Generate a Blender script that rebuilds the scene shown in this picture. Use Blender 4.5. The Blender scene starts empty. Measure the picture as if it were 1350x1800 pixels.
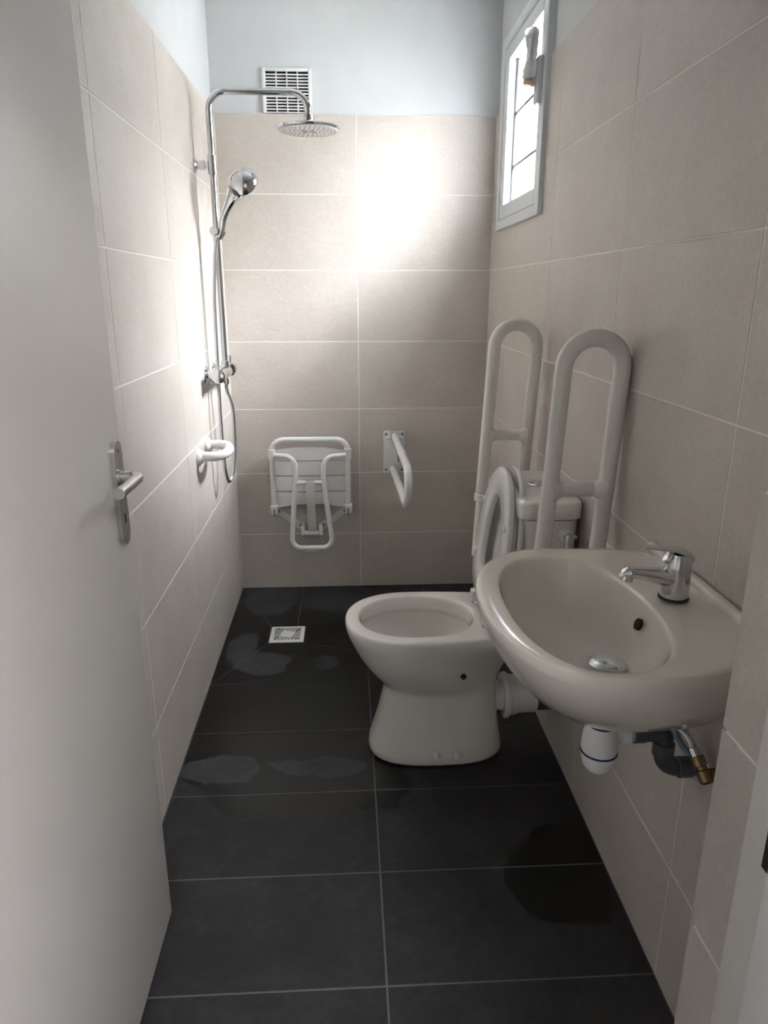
import bpy, bmesh, math, random
from mathutils import Vector, Matrix
random.seed(7)
PI = math.pi
scene = bpy.context.scene
COL = scene.collection

# ------------------------------------------------------------------ camera
CAM = Vector((0.5202, 0.0, 1.3815))
pitch, yaw, roll = math.radians(17.1994), math.radians(2.9914), math.radians(0.0452)
fw = Vector((math.sin(yaw)*math.cos(pitch), math.cos(yaw)*math.cos(pitch), -math.sin(pitch)))
rt0 = Vector((math.cos(yaw), -math.sin(yaw), 0)); up0 = rt0.cross(fw)
rt = rt0*math.cos(roll)+up0*math.sin(roll); up = -rt0*math.sin(roll)+up0*math.cos(roll)
cd = bpy.data.cameras.new('camera'); cam = bpy.data.objects.new('camera', cd); COL.objects.link(cam)
cam.matrix_world = Matrix(((rt.x, up.x, -fw.x, CAM.x), (rt.y, up.y, -fw.y, CAM.y), (rt.z, up.z, -fw.z, CAM.z), (0, 0, 0, 1)))
cd.sensor_fit = 'VERTICAL'; cd.sensor_height = 24.0; cd.lens = 24.0*1245.15/1800
cd.clip_start = 0.02
scene.camera = cam

# ------------------------------------------------------------------ sky and daylight
world = bpy.data.worlds.new('sky'); scene.world = world; world.use_nodes = True
wn = world.node_tree.nodes; wl = world.node_tree.links
bg = wn['Background']
# bright overcast sky: luminance rises steadily from the horizon to the zenith
tc = wn.new('ShaderNodeTexCoord'); sx = wn.new('ShaderNodeSeparateXYZ'); wl.new(tc.outputs['Generated'], sx.inputs[0])
mr = wn.new('ShaderNodeMapRange'); mr.inputs[1].default_value = 0.0; mr.inputs[2].default_value = 1.0
mr.inputs[3].default_value = 0.05; mr.inputs[4].default_value = 1.0; wl.new(sx.outputs['Z'], mr.inputs[0])
tint = wn.new('ShaderNodeMixRGB'); tint.blend_type = 'MULTIPLY'; tint.inputs[0].default_value = 1
tint.inputs[2].default_value = (0.94, 0.955, 1.0, 1)
wl.new(mr.outputs[0], tint.inputs[1]); wl.new(tint.outputs[0], bg.inputs[0])
bg.inputs[1].default_value = 150.0
scene.view_settings.view_transform = 'Standard'; scene.view_settings.look = 'None'
scene.view_settings.gamma = 1.0; scene.view_settings.use_curve_mapping = False
scene.view_settings.exposure = 1.27

def portal(name, loc, rot, sx, sy):
    l = bpy.data.lights.new(name, 'AREA'); l.shape = 'RECTANGLE'; l.size = sx; l.size_y = sy
    l.cycles.is_portal = True
    o = bpy.data.objects.new(name, l); COL.objects.link(o); o.location = loc; o.rotation_euler = rot
portal('window_portal', (1.42, 2.757, 1.96), (0, PI/2, 0), 0.70, 0.68)

# ------------------------------------------------------------------ materials
def new_mat(name):
    m = bpy.data.materials.new(name); m.use_nodes = True
    nt = m.node_tree; b = nt.nodes['Principled BSDF']
    return m, nt, b
def setp(b, col=None, rough=None, metal=None, spec=None, coat=None):
    if col is not None: b.inputs['Base Color'].default_value = (*col, 1)
    if rough is not None: b.inputs['Roughness'].default_value = rough
    if metal is not None: b.inputs['Metallic'].default_value = metal
    if spec is not None: b.inputs['Specular IOR Level'].default_value = spec
    if coat is not None: b.inputs['Coat Weight'].default_value = coat; b.inputs['Coat Roughness'].default_value = 0.05
def noise(nt, vec, scale, detail=4, rough=.55):
    n = nt.nodes.new('ShaderNodeTexNoise'); n.inputs['Scale'].default_value = scale
    n.inputs['Detail'].default_value = detail; n.inputs['Roughness'].default_value = rough
    if vec is not None: nt.links.new(vec, n.inputs['Vector'])
    return n
def ramp(nt, fac, stops):
    r = nt.nodes.new('ShaderNodeValToRGB'); e = r.color_ramp.elements
    while len(e) < len(stops): e.new(.5)
    for el, (p, c) in zip(e, stops): el.position = p; el.color = (*c, 1)
    nt.links.new(fac, r.inputs[0]); return r
def geo_pos(nt): return nt.nodes.new('ShaderNodeNewGeometry').outputs['Position']
def scaled(nt, vec, s):
    mp = nt.nodes.new('ShaderNodeMapping'); mp.inputs['Scale'].default_value = s
    nt.links.new(vec, mp.inputs['Vector']); return mp.outputs[0]
def bump(nt, b, h, strength, dist):
    bp = nt.nodes.new('ShaderNodeBump'); bp.inputs['Strength'].default_value = strength; bp.inputs['Distance'].default_value = dist
    nt.links.new(h, bp.inputs['Height']); nt.links.new(bp.outputs[0], b.inputs['Normal']); return bp
def simple(name, col, rough=.5, metal=0, spec=.5, coat=0, var=.06, vscale=9, bmp=0):
    m, nt, b = new_mat(name); setp(b, col, rough, metal, spec, coat)
    p = geo_pos(nt); n = noise(nt, p, vscale)
    lo = tuple(max(0, c*(1-var)) for c in col); hi = tuple(min(1, c*(1+var)) for c in col)
    r = ramp(nt, n.outputs[0], [(.3, lo), (.7, hi)]); nt.links.new(r.outputs[0], b.inputs['Base Color'])
    if bmp:
        n2 = noise(nt, p, 220, 2); bump(nt, b, n2.outputs[0], bmp, .001)
    return m
def mix(nt, fac, a, b_):
    n = nt.nodes.new('ShaderNodeMix'); n.data_type = 'RGBA'
    if isinstance(fac, float): n.inputs[0].default_value = fac
    else: nt.links.new(fac, n.inputs[0])
    for k, v in ((6, a), (7, b_)):
        if isinstance(v, tuple): n.inputs[k].default_value = (*v, 1)
        else: nt.links.new(v, n.inputs[k])
    return n.outputs[2]
def math_(nt, op, a, b_=None, c=None):
    n = nt.nodes.new('ShaderNodeMath'); n.operation = op
    for k, v in enumerate((a, b_, c)):
        if v is None: continue
        if isinstance(v, (int, float)): n.inputs[k].default_value = v
        else: nt.links.new(v, n.inputs[k])
    return n.outputs[0]
M = {}
def make_wall_tile():
    m, nt, b = new_mat('beige_slate_tile'); setp(b, rough=.42, spec=.45)
    p = geo_pos(nt)
    oi = nt.nodes.new('ShaderNodeObjectInfo')
    off = nt.nodes.new('ShaderNodeVectorMath'); off.operation = 'MULTIPLY_ADD'
    nt.links.new(oi.outputs['Random'], off.inputs[0]); off.inputs[1].default_value = (7, 5, 9); nt.links.new(p, off.inputs[2])
    n1 = noise(nt, off.outputs[0], 5, 6, .6)
    c1 = ramp(nt, n1.outputs[0], [(.25, (.525, .472, .425)), (.55, (.57, .517, .47)), (.8, (.615, .562, .515))])
    n3 = noise(nt, off.outputs[0], 90, 3)
    c2 = ramp(nt, n3.outputs[0], [(.3, (.9, .9, .9)), (.7, (1.04, 1.04, 1.04))])
    mu = nt.nodes.new('ShaderNodeMixRGB'); mu.blend_type = 'MULTIPLY'; mu.inputs[0].default_value = .7
    nt.links.new(c1.outputs[0], mu.inputs[1]); nt.links.new(c2.outputs[0], mu.inputs[2])
    nt.links.new(mu.outputs[0], b.inputs['Base Color'])
    sv = scaled(nt, off.outputs[0], (9, 9, 22))
    w = noise(nt, sv, 1.0, 5, .5); w.inputs['Distortion'].default_value = 1.6
    rr = ramp(nt, w.outputs[0], [(.44, (0, 0, 0)), (.5, (1, 1, 1)), (.56, (.55, .55, .55))])
    n5 = noise(nt, off.outputs[0], 55, 4)
    h = math_(nt, 'ADD', math_(nt, 'MULTIPLY', rr.outputs[0], .5), math_(nt, 'MULTIPLY', n5.outputs[0], .5))
    bump(nt, b, h, .16, .0035)
    return m
M['tile'] = make_wall_tile()
M['grout'] = simple('pale_grout', (.80, .76, .70), .85, bmp=.3)
M['floor_grout'] = simple('grey_floor_grout', (.095, .095, .10), .8, bmp=.3, var=.25, vscale=4)
M['paint'] = simple('white_wall_paint', (.60, .605, .615), .75, bmp=.15, var=.02)
M['ceilpaint'] = simple('white_ceiling_paint', (.85, .85, .84), .8, var=.02)
M['door'] = simple('off_white_door_paint', (.74, .70, .655), .36, var=.025, vscale=3, bmp=.05)
M['frame_paint'] = simple('white_frame_paint', (.72, .70, .67), .4, var=.03)
M['lit_stop_paint'] = simple('painted_light_stop_white', (.88, .87, .85), .3, var=.02)  # frame white lightened; hall light on the stop is put into its colour
M['ceramic'] = simple('white_vitreous_china', (.82, .785, .74), .09, coat=.5, var=.015)
M['ceramic_warm'] = simple('bone_vitreous_china', (.79, .735, .665), .10, coat=.5, var=.015)
M['plastic'] = simple('white_plastic', (.80, .795, .78), .3, var=.02)
M['seatplastic'] = simple('glossy_white_seat_plastic', (.76, .75, .73), .2, var=.02)
M['enamel'] = simple('white_enamelled_tube', (.80, .80, .785), .25, var=.02)
M['enamel_warm'] = simple('ivory_enamelled_tube', (.80, .77, .725), .27, var=.02)
M['chrome'] = simple('polished_chrome', (.66, .67, .69), .08, metal=1, var=.02)
M['hose'] = simple('braided_steel', (.55, .56, .58), .28, metal=1, var=.2, vscale=400)
M['nickel'] = simple('satin_aluminium', (.60, .585, .56), .33, metal=1, var=.03)
M['alu'] = simple('white_powder_coated_aluminium', (.66, .68, .70), .4, var=.02)
M['dark'] = simple('black_hole_shade', (.012, .012, .012), .9)  # black stands in for the shade inside holes, slots and the grille
M['rubber'] = simple('dark_rubber', (.03, .03, .035), .6)
M['greypipe'] = simple('dark_grey_pvc', (.075, .078, .085), .4)
M['blue'] = simple('navy_seal_ring', (.02, .025, .11), .4)
M['screw'] = simple('steel_screw', (.20, .19, .18), .4, metal=1)
M['brass'] = simple('tarnished_brass', (.28, .20, .11), .4, metal=1)
M['corr'] = simple('corridor_paint', (.78, .77, .75), .8, var=.02)
M['ground'] = simple('dull_grassed_ground', (.14, .145, .12), .9, var=.2, vscale=1)
M['render'] = simple('sky_block_render', (.30, .29, .28), .9)
M['tape'] = simple('tan_packing_tape', (.55, .42, .25), .4)
M['strap'] = simple('white_webbing', (.74, .73, .70), .6)
M['cyanhose'] = simple('blue_grey_flexible_hose', (.12, .22, .28), .4)
def make_wrap():
    m, nt, b = new_mat('clear_film_wrap'); setp(b, (.85, .86, .87), .3)
    b.inputs['Transmission Weight'].default_value = .35
    n = noise(nt, geo_pos(nt), 60, 4); bump(nt, b, n.outputs[0], .8, .004)
    return m
M['wrap'] = make_wrap()
def make_glass():
    m = bpy.data.materials.new('obscured_window_glass'); m.use_nodes = True; nt = m.node_tree
    for n in list(nt.nodes): nt.nodes.remove(n)
    out = nt.nodes.new('ShaderNodeOutputMaterial'); mx = nt.nodes.new('ShaderNodeMixShader')
    tr = nt.nodes.new('ShaderNodeBsdfTransparent'); gl = nt.nodes.new('ShaderNodeBsdfGlossy'); gl.inputs['Roughness'].default_value = .02
    tr.inputs[0].default_value = (.93, .95, .95, 1)
    lw = nt.nodes.new('ShaderNodeLayerWeight'); lw.inputs[0].default_value = .25
    nt.links.new(math_(nt, 'MULTIPLY', lw.outputs['Fresnel'], .6), mx.inputs[0])
    df = nt.nodes.new('ShaderNodeBsdfTranslucent'); df.inputs[0].default_value = (.93, .95, .96, 1)
    m2 = nt.nodes.new('ShaderNodeMixShader'); m2.inputs[0].default_value = .12
    nt.links.new(tr.outputs[0], m2.inputs[1]); nt.links.new(df.outputs[0], m2.inputs[2]); nt.links.new(m2.outputs[0], mx.inputs[1]); nt.links.new(gl.outputs[0], mx.inputs[2]); nt.links.new(mx.outputs[0], out.inputs[0])
    return m
M['glass'] = make_glass()
def make_floor():
    m, nt, b = new_mat('black_slate_floor_tile'); setp(b, spec=.28)
    p = geo_pos(nt)
    warp = noise(nt, p, 7, 3); wv = nt.nodes.new('ShaderNodeVectorMath'); wv.operation = 'MULTIPLY_ADD'
    nt.links.new(warp.outputs['Color'], wv.inputs[0]); wv.inputs[1].default_value = (.13, .13, 0)
    sub = nt.nodes.new('ShaderNodeVectorMath'); sub.operation = 'SUBTRACT'; nt.links.new(p, sub.inputs[0]); sub.inputs[1].default_value = (.065, .065, 0)
    nt.links.new(sub.outputs[0], wv.inputs[2])
    def ell(cx, cy, rx, ry):
        mp = nt.nodes.new('ShaderNodeMapping'); mp.vector_type = 'POINT'
        mp.inputs['Location'].default_value = (-cx/rx, -cy/ry, 0); mp.inputs['Scale'].default_value = (1/rx, 1/ry, 0)
        nt.links.new(wv.outputs[0], mp.inputs['Vector'])
        ln = nt.nodes.new('ShaderNodeVectorMath'); ln.operation = 'LENGTH'; nt.links.new(mp.outputs[0], ln.inputs[0])
        return math_(nt, 'SUBTRACT', 1, ln.outputs['Value'])
    def union(es):
        r = es[0]
        for e in es[1:]: r = math_(nt, 'MAXIMUM', r, e)
        return r
    def smooth(v, a, c):
        n = nt.nodes.new('ShaderNodeMapRange'); n.interpolation_type = 'SMOOTHSTEP'
        nt.links.new(v, n.inputs[0]); n.inputs[1].default_value = a; n.inputs[2].default_value = c; return n.outputs[0]
    wet = smooth(union([ell(.33, 2.25, .46, .62), ell(.40, 1.78, .30, .18), ell(.75, 2.45, .5, .5), ell(.35, 2.72, .36, .20), ell(1.03, 1.40, .13, .15), ell(1.08, 1.50, .10, .08), ell(.3, 3.0, .5, .3)]), -.01, .03)
    dry = smooth(union([ell(.17, 2.50, .11, .10), ell(.08, 2.62, .06, .13), ell(.427, 2.483, .055, .06), ell(.12, 1.84, .13, .06), ell(.42, 1.84, .15, .045), ell(.15, 3.10, .12, .18), ell(.45, 3.09, .17, .15)]), -.01, .06)
    mask = math_(nt, 'MULTIPLY', wet, math_(nt, 'SUBTRACT', 1, dry))
    n1 = noise(nt, p, 4, 7, .65); n2 = noise(nt, p, 38, 5, .7)
    comb = math_(nt, 'ADD', math_(nt, 'MULTIPLY', n1.outputs[0], .65), math_(nt, 'MULTIPLY', n2.outputs[0], .35))
    dryc = ramp(nt, comb, [(.35, (.014, .0130, .0138)), (.5, (.023, .0214, .0226)), (.68, (.042, .0395, .0415))])
    wetc = ramp(nt, comb, [(.35, (.0042, .0040, .0038)), (.68, (.008, .0076, .0072))])
    dusty = ramp(nt, comb, [(.35, (.026, .0265, .029)), (.68, (.062, .063, .068))])
    damp = math_(nt, 'MULTIPLY', wet, dry)
    base = mix(nt, damp, dryc.outputs[0], dusty.outputs[0])
    nt.links.new(mix(nt, mask, base, wetc.outputs[0]), b.inputs['Base Color'])
    rg = math_(nt, 'SUBTRACT', .58, math_(nt, 'MULTIPLY', mask, .30)); nt.links.new(rg, b.inputs['Roughness'])
    h = math_(nt, 'ADD', n1.outputs[0], math_(nt, 'MULTIPLY', n2.outputs[0], .35))
    bump(nt, b, h, .35, .004)
    return m
M['slate'] = make_floor()

# ------------------------------------------------------------------ mesh helpers
WORLD = {}
def finish(name, verts, faces, mat, parent=None, smooth=True, angle=35, origin=None):
    verts = [Vector(v) for v in verts]
    lo = Vector([min(v[i] for v in verts) for i in range(3)]); hi = Vector([max(v[i] for v in verts) for i in range(3)])
    c = Vector(origin) if origin else Vector(((lo.x+hi.x)/2, (lo.y+hi.y)/2, lo.z if parent is None else (lo.z+hi.z)/2))
    me = bpy.data.meshes.new(name); me.from_pydata([v-c for v in verts], [], faces)
    bm = bmesh.new(); bm.from_mesh(me); bmesh.ops.recalc_face_normals(bm, faces=bm.faces); bm.to_mesh(me); bm.free()
    if smooth:
        me.shade_smooth(); me.set_sharp_from_angle(angle=math.radians(angle))
    me.materials.append(M[mat])
    return place(name, me, c, parent)
def place(name, me, c, parent):
    o = bpy.data.objects.new(name, me); COL.objects.link(o)
    if parent is not None:
        o.parent = parent; o.location = Vector(c)-WORLD[parent.name]
    else: o.location = c
    WORLD[o.name] = Vector(c)
    return o
def tag(o, label=None, cat=None, group=None, kind=None):
    if label: o['label'] = label
    if cat: o['category'] = cat
    if group: o['group'] = group
    if kind: o['kind'] = kind
    return o
def empty(name, loc, label, cat=None, group=None, kind=None):
    o = bpy.data.objects.new(name, None); COL.objects.link(o); o.location = loc; o.empty_display_size = .05
    WORLD[o.name] = Vector(loc); return tag(o, label, cat, group, kind)
class G:                                     # collects closed shells
    def __init__(s): s.v = []; s.f = []
    def add(s, vf):
        n = len(s.v); s.v += [tuple(v) for v in vf[0]]; s.f += [tuple(i+n for i in f) for f in vf[1]]; return s
    def build(s, name, mat, parent=None, **k): return finish(name, s.v, s.f, mat, parent, **k)
def box(x0, x1, y0, y1, z0, z1):
    v = [(x, y, z) for x in (x0, x1) for y in (y0, y1) for z in (z0, z1)]
    return v, [(0, 1, 3, 2), (4, 6, 7, 5), (0, 4, 5, 1), (2, 3, 7, 6), (0, 2, 6, 4), (1, 5, 7, 3)]
def bbox(x0, x1, y0, y1, z0, z1, r=.003, seg=2):   # bevelled box
    bm = bmesh.new(); v, f = box(x0, x1, y0, y1, z0, z1)
    bv = [bm.verts.new(p) for p in v]
    for q in f: bm.faces.new([bv[i] for i in q])
    bmesh.ops.recalc_face_normals(bm, faces=bm.faces)
    bmesh.ops.bevel(bm, geom=bm.edges[:], offset=r, segments=seg, profile=.5, affect='EDGES')
    bm.verts.index_update()
    out = [tuple(p.co) for p in bm.verts], [tuple(p.index for p in q.verts) for q in bm.faces]
    bm.free(); return out
def fillet(pts, rad, seg=8):
    pts = [Vector(p) for p in pts]; out = [pts[0]]
    for i in range(1, len(pts)-1):
        a, b, c = pts[i-1], pts[i], pts[i+1]; r = rad[i-1] if isinstance(rad, (list, tuple)) else rad
        d1 = (a-b).normalized(); d2 = (c-b).normalized(); ang = d1.angle(d2)
        if r <= 0 or ang > PI-.01: out.append(b); continue
        t = min(r/math.tan(ang/2), (a-b).length*.499 if i > 1 else (a-b).length*.98, (c-b).length*.499 if i < len(pts)-2 else (c-b).length*.98)
        r2 = t*math.tan(ang/2); ce = b+(d1+d2).normalized()*(r2/math.sin(ang/2))
        s = b+d1*t-ce; e = b+d2*t-ce; tot = s.angle(e); ax = s.cross(e).normalized()
        for k in range(seg+1): out.append(ce+Matrix.Rotation(tot*k/seg, 3, ax) @ s)
    out.append(pts[-1]); return out
def spline(pts, n=8):
    P = [Vector(p) for p in pts]; P = [2*P[0]-P[1]]+P+[2*P[-1]-P[-2]]; out = []
    for i in range(1, len(P)-2):
        for k in range(n):
            t = k/n; a, b, c, d = P[i-1], P[i], P[i+1], P[i+2]
            out.append(.5*((2*b)+(c-a)*t+(2*a-5*b+4*c-d)*t*t+(3*b-a-3*c+d)*t**3))
    out.append(P[-2]); return out
def tube(path, r, n=16, rings=None):
    path = [Vector(p) for p in path]; v = []; f = []
    T = []
    for i in range(len(path)):
        a = path[max(0, i-1)]; b = path[min(len(path)-1, i+1)]; T.append((b-a).normalized())
    ref = Vector((0, 0, 1)) if abs(T[0].z) < .9 else Vector((0, 1, 0))
    N = T[0].cross(ref).normalized()
    for i, p in enumerate(path):
        if i: N = (N-T[i]*N.dot(T[i])).normalized()
        B = T[i].cross(N); rr = r[i] if isinstance(r, (list, tuple)) else r
        for k in range(n):
            a = 2*PI*k/n; v.append(p+(N*math.cos(a)+B*math.sin(a))*rr)
    m = len(path)
    for i in range(m-1):
        for k in range(n):
            f.append((i*n+k, i*n+(k+1) % n, (i+1)*n+(k+1) % n, (i+1)*n+k))
    f.append(tuple(range(n))[::-1]); f.append(tuple((m-1)*n+k for k in range(n)))
    return v, f
def lathe(origin, axis, prof, n=28):          # prof: list of (t along axis, radius)
    o = Vector(origin); ax = Vector(axis).normalized()
    ref = Vector((0, 0, 1)) if abs(ax.z) < .9 else Vector((1, 0, 0))
    N = ax.cross(ref).normalized(); B = ax.cross(N); v = []; f = []
    for t, r in prof:
        for k in range(n):
            a = 2*PI*k/n; v.append(o+ax*t+(N*math.cos(a)+B*math.sin(a))*max(r, 1e-5))
    for i in range(len(prof)-1):
        for k in range(n): f.append((i*n+k, i*n+(k+1) % n, (i+1)*n+(k+1) % n, (i+1)*n+k))
    f.append(tuple(range(n))[::-1]); f.append(tuple((len(prof)-1)*n+k for k in range(n)))
    return v, f
def loft(loops, cap0=True, cap1=True):
    n = len(loops[0]); v = [tuple(p) for l in loops for p in l]; f = []
    for i in range(len(loops)-1):
        for k in range(n): f.append((i*n+k, i*n+(k+1) % n, (i+1)*n+(k+1) % n, (i+1)*n+k))
    if cap0: f.append(tuple(range(n))[::-1])
    if cap1: f.append(tuple((len(loops)-1)*n+k for k in range(n)))
    return v, f
def prism(poly, fn, t0, t1):                  # poly of (a,b); fn(a,b,t)->xyz
    n = len(poly); v = [fn(a, b, t0) for a, b in poly]+[fn(a, b, t1) for a, b in poly]
    f = [tuple(range(n))[::-1], tuple(range(n, 2*n))]+[(k, (k+1) % n, n+(k+1) % n, n+k) for k in range(n)]
    return v, f
def inset(poly, d):                           # offset inward, simple polygons
    n = len(poly); area = sum(poly[i][0]*poly[(i+1) % n][1]-poly[(i+1) % n][0]*poly[i][1] for i in range(n))
    if area < 0: poly = poly[::-1]
    out = []
    for i in range(n):
        a, b, c = Vector(poly[i-1]), Vector(poly[i]), Vector(poly[(i+1) % n])
        e1 = (b-a).normalized(); e2 = (c-b).normalized()
        n1 = Vector((-e1.y, e1.x)); n2 = Vector((-e2.y, e2.x))
        k = 1+n1.dot(n2); out.append(tuple(b+(n1+n2)*(d/max(k, .15))))
    return out
def tile_piece(poly, fn, thick, gap, ch=.0008):   # front face at t=0, back at t=thick
    p = inset(poly, gap/2); q = inset(p, ch); n = len(p)
    v = [fn(a, b, thick) for a, b in p]+[fn(a, b, ch) for a, b in p]+[fn(a, b, 0) for a, b in q]
    f = []
    for s in (0, 1):
        for k in range(n): f.append((s*n+k, s*n+(k+1) % n, (s+1)*n+(k+1) % n, (s+1)*n+k))
    f.append(tuple(2*n+k for k in range(n))); f.append(tuple(range(n))[::-1])
    return v, f
CACHE = {}
def add_tile(name, parent, poly, fn, thick, gap, mat, key=None):
    jit = random.uniform(-.0004, .0004)
    v, f = tile_piece(poly, fn, thick, gap)
    lo = Vector([min(p[i] for p in v) for i in range(3)]); hi = Vector([max(p[i] for p in v) for i in range(3)]); c = (lo+hi)/2
    if key and key in CACHE: return place(name, CACHE[key], c, parent)
    o = finish(name, v, f, mat, parent, smooth=False, origin=c)
    if key: CACHE[key] = o.data
    return o
def mirror_y(vf, y0): return [(x, 2*y0-y, z) for x, y, z in vf[0]], [tuple(reversed(q)) for q in vf[1]]

# ------------------------------------------------------------------ room shell
W, D, H, CZ = 1.1535, 3.2366, 2.0752, 2.55
TK, GAP, RH = .010, .0036, .30
YF = .728                                     # room face of the doorway wall (tile face)
rows = [H-RH*k for k in range(7)]+[0.0]       # tile courses from the top
def rect(a0, a1, b0, b1): return [(a0, b0), (a1, b0), (a1, b1), (a0, b1)]

# floor
floor = tag(finish('floor', *box(-.25, W+.26, .2, D+.25, -.12, -.010), 'floor_grout', smooth=False), 'black slate tiled wet-room floor sloping to a white drain', kind='structure')
finish('joint_bed', *box(-.012, W+.012, .45, D+.012, -.010, -.0014), 'floor_grout', floor, smooth=False)
ffn = lambda a, b, t: (a, b, -t)
XF, FY0, FDY = .5857, 1.1172, .3054
DR = (.181, .327, 2.655, 2.801)
SY = FY0+4*FDY
edges = [.48, FY0-FDY, FY0]+[FY0+k*FDY for k in (1, 2, 3, 4)]
for i in range(len(edges)-1):
    for (x0, x1) in ((0, XF), (XF, W)):
        add_tile('floor_tile', floor, rect(x0, x1, edges[i], edges[i+1]), ffn, .010, .0045, 'slate', ('f', x0, round(edges[i+1]-edges[i], 3)))
def clip(poly, i, v, side):
    out = []
    for k in range(len(poly)):
        a, b = poly[k], poly[(k+1) % len(poly)]; da, db = (a[i]-v)*side, (b[i]-v)*side
        if da >= 0: out.append(a)
        if da*db < 0:
            t = da/(da-db); out.append((a[0]+(b[0]-a[0])*t, a[1]+(b[1]-a[1])*t))
    return out
def split(polys, i, v):
    r = []
    for p in polys:
        for s in (1, -1):
            q = clip(p, i, v, s)
            if len(q) >= 3:
                ar = abs(sum(q[k][0]*q[(k+1) % len(q)][1]-q[(k+1) % len(q)][0]*q[k][1] for k in range(len(q))))
                if ar > .001: r.append(q)
    return r
dx0, dx1, dy0, dy1 = DR
wedges = {'back': [(dx0, dy1), (dx1, dy1), (W, D), (0, D)], 'left': [(0, SY), (dx0, dy0), (dx0, dy1), (0, D)],
          'front': [(0, SY), (W, SY), (dx1, dy0), (dx0, dy0)], 'right': [(W, SY), (W, D), (dx1, dy1), (dx1, dy0)]}
for k, w in wedges.items():
    polys = [w]
    if k == 'back': polys = split(split(polys, 0, .292), 0, .88)
    if k == 'front': polys = split(polys, 0, XF)
    if k == 'right': polys = split(polys, 0, .88)
    for p in polys: add_tile('floor_tile', floor, p, ffn, .010, .0035, 'slate')

def course(parent, fn, cuts, key, rws=rows, skip=()):
    for r in range(len(rws)-1):
        for c in range(len(cuts)-1):
            if (r, c) in skip: continue
            a0, a1 = sorted((cuts[c], cuts[c+1])); b1, b0 = rws[r], rws[r+1]
            add_tile('wall_tile', parent, rect(a0, a1, b0, b1), fn, TK, GAP, 'tile', (key, round(a1-a0, 3), round(b1-b0, 3)))
# back wall
wb = tag(finish('wall_back', *box(-.26, W+.26, D+TK, D+.25, -.12, CZ), 'paint', smooth=False), 'beige tiled shower back wall with white painted strip above', kind='structure')
finish('grout', *box(-.009, W+.009, D+.0008, D+TK, 0, H-.001), 'grout', wb, smooth=False)
course(wb, lambda a, b, t: (a, D+t, b), [0, .5758, W], 'back')
# left wall
wlft = tag(finish('wall_left', *box(-.25, -TK, .2, D+TK, -.12, CZ), 'paint', smooth=False), 'beige tiled left wall carrying the chrome shower column', kind='structure')
finish('grout', *box(-TK, -.0008, .5, D+.002, 0, H-.001), 'grout', wlft, smooth=False)
course(wlft, lambda a, b, t: (-t, a, b), [.5, 1.06, 1.67, 2.28, 2.895, D], 'left')
# right wall with the window opening
HY0, HY1, HZ0, HZ1 = 2.445, 3.075, 1.64, 2.285
X1 = W+TK; XO = W+.26
g = G()
for b in ((X1, XO, .2, HY0, -.12, CZ), (X1, XO, HY1, D+TK, -.12, CZ), (X1, XO, HY0, HY1, -.12, HZ0), (X1, XO, HY0, HY1, HZ1, CZ)): g.add(box(*b))
wr = tag(g.build('wall_right', 'paint', smooth=False), 'beige tiled right wall with the small high window', kind='structure')
g = G()
for b in ((W+.0008, X1, YF, HY0, 0, H-.001), (W+.0008, X1, HY1, D+.002, 0, H-.001), (W+.0008, X1, HY0, HY1, 0, HZ0)): g.add(box(*b))
g.build('grout', 'grout', wr, smooth=False)
rfn = lambda a, b, t: (W+t, a, b)
rc = [.728, 1.115, 1.695, 2.29, 2.88, D]
course(wr, rfn, rc, 'right', skip=((0, 3), (0, 4), (1, 3), (1, 4)))
add_tile('wall_tile', wr, rect(2.29, HY0, rows[1], rows[0]), rfn, TK, GAP, 'tile')
add_tile('wall_tile', wr, rect(HY1, D, rows[1], rows[0]), rfn, TK, GAP, 'tile')
add_tile('wall_tile', wr, [(2.29, rows[2]), (2.88, rows[2]), (2.88, HZ0), (HY0, HZ0), (HY0, rows[1]), (2.29, rows[1])], rfn, TK, GAP, 'tile')
add_tile('wall_tile', wr, [(2.88, rows[2]), (D, rows[2]), (D, rows[1]), (HY1, rows[1]), (HY1, HZ0), (2.88, HZ0)], rfn, TK, GAP, 'tile')
# doorway wall (camera side): right pier, left pier, lintel
XJ, XL, DH = .972, .035, 2.09
g = G()
g.add(box(XJ+TK, W+TK, .50, YF-TK, -.01, CZ)); g.add(box(-TK, XL, .50, YF-TK, -.01, CZ)); g.add(box(XL, XJ+TK, .50, YF-TK, DH, CZ))
wf = tag(g.build('wall_front', 'paint', smooth=False), 'doorway wall pier with beige tiled return beside the basin', kind='structure')
g = G(); g.add(box(XJ+.0008, XJ+TK, .646, YF-TK, 0, H-.001)); g.add(box(XJ+TK, W, YF-TK, YF-.0008, 0, H-.001)); g.build('grout', 'grout', wf, smooth=False)
course(wf, lambda a, b, t: (XJ+t, a, b), [.646, YF], 'return')
course(wf, lambda a, b, t: (a, YF-t, b), [XJ+TK, W], 'pier')
ceil = tag(finish('ceiling', *box(-.26, W+.26, .2, D+.25, CZ, CZ+.12), 'ceilpaint', smooth=False), 'white painted wet-room ceiling', kind='structure')

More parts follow.
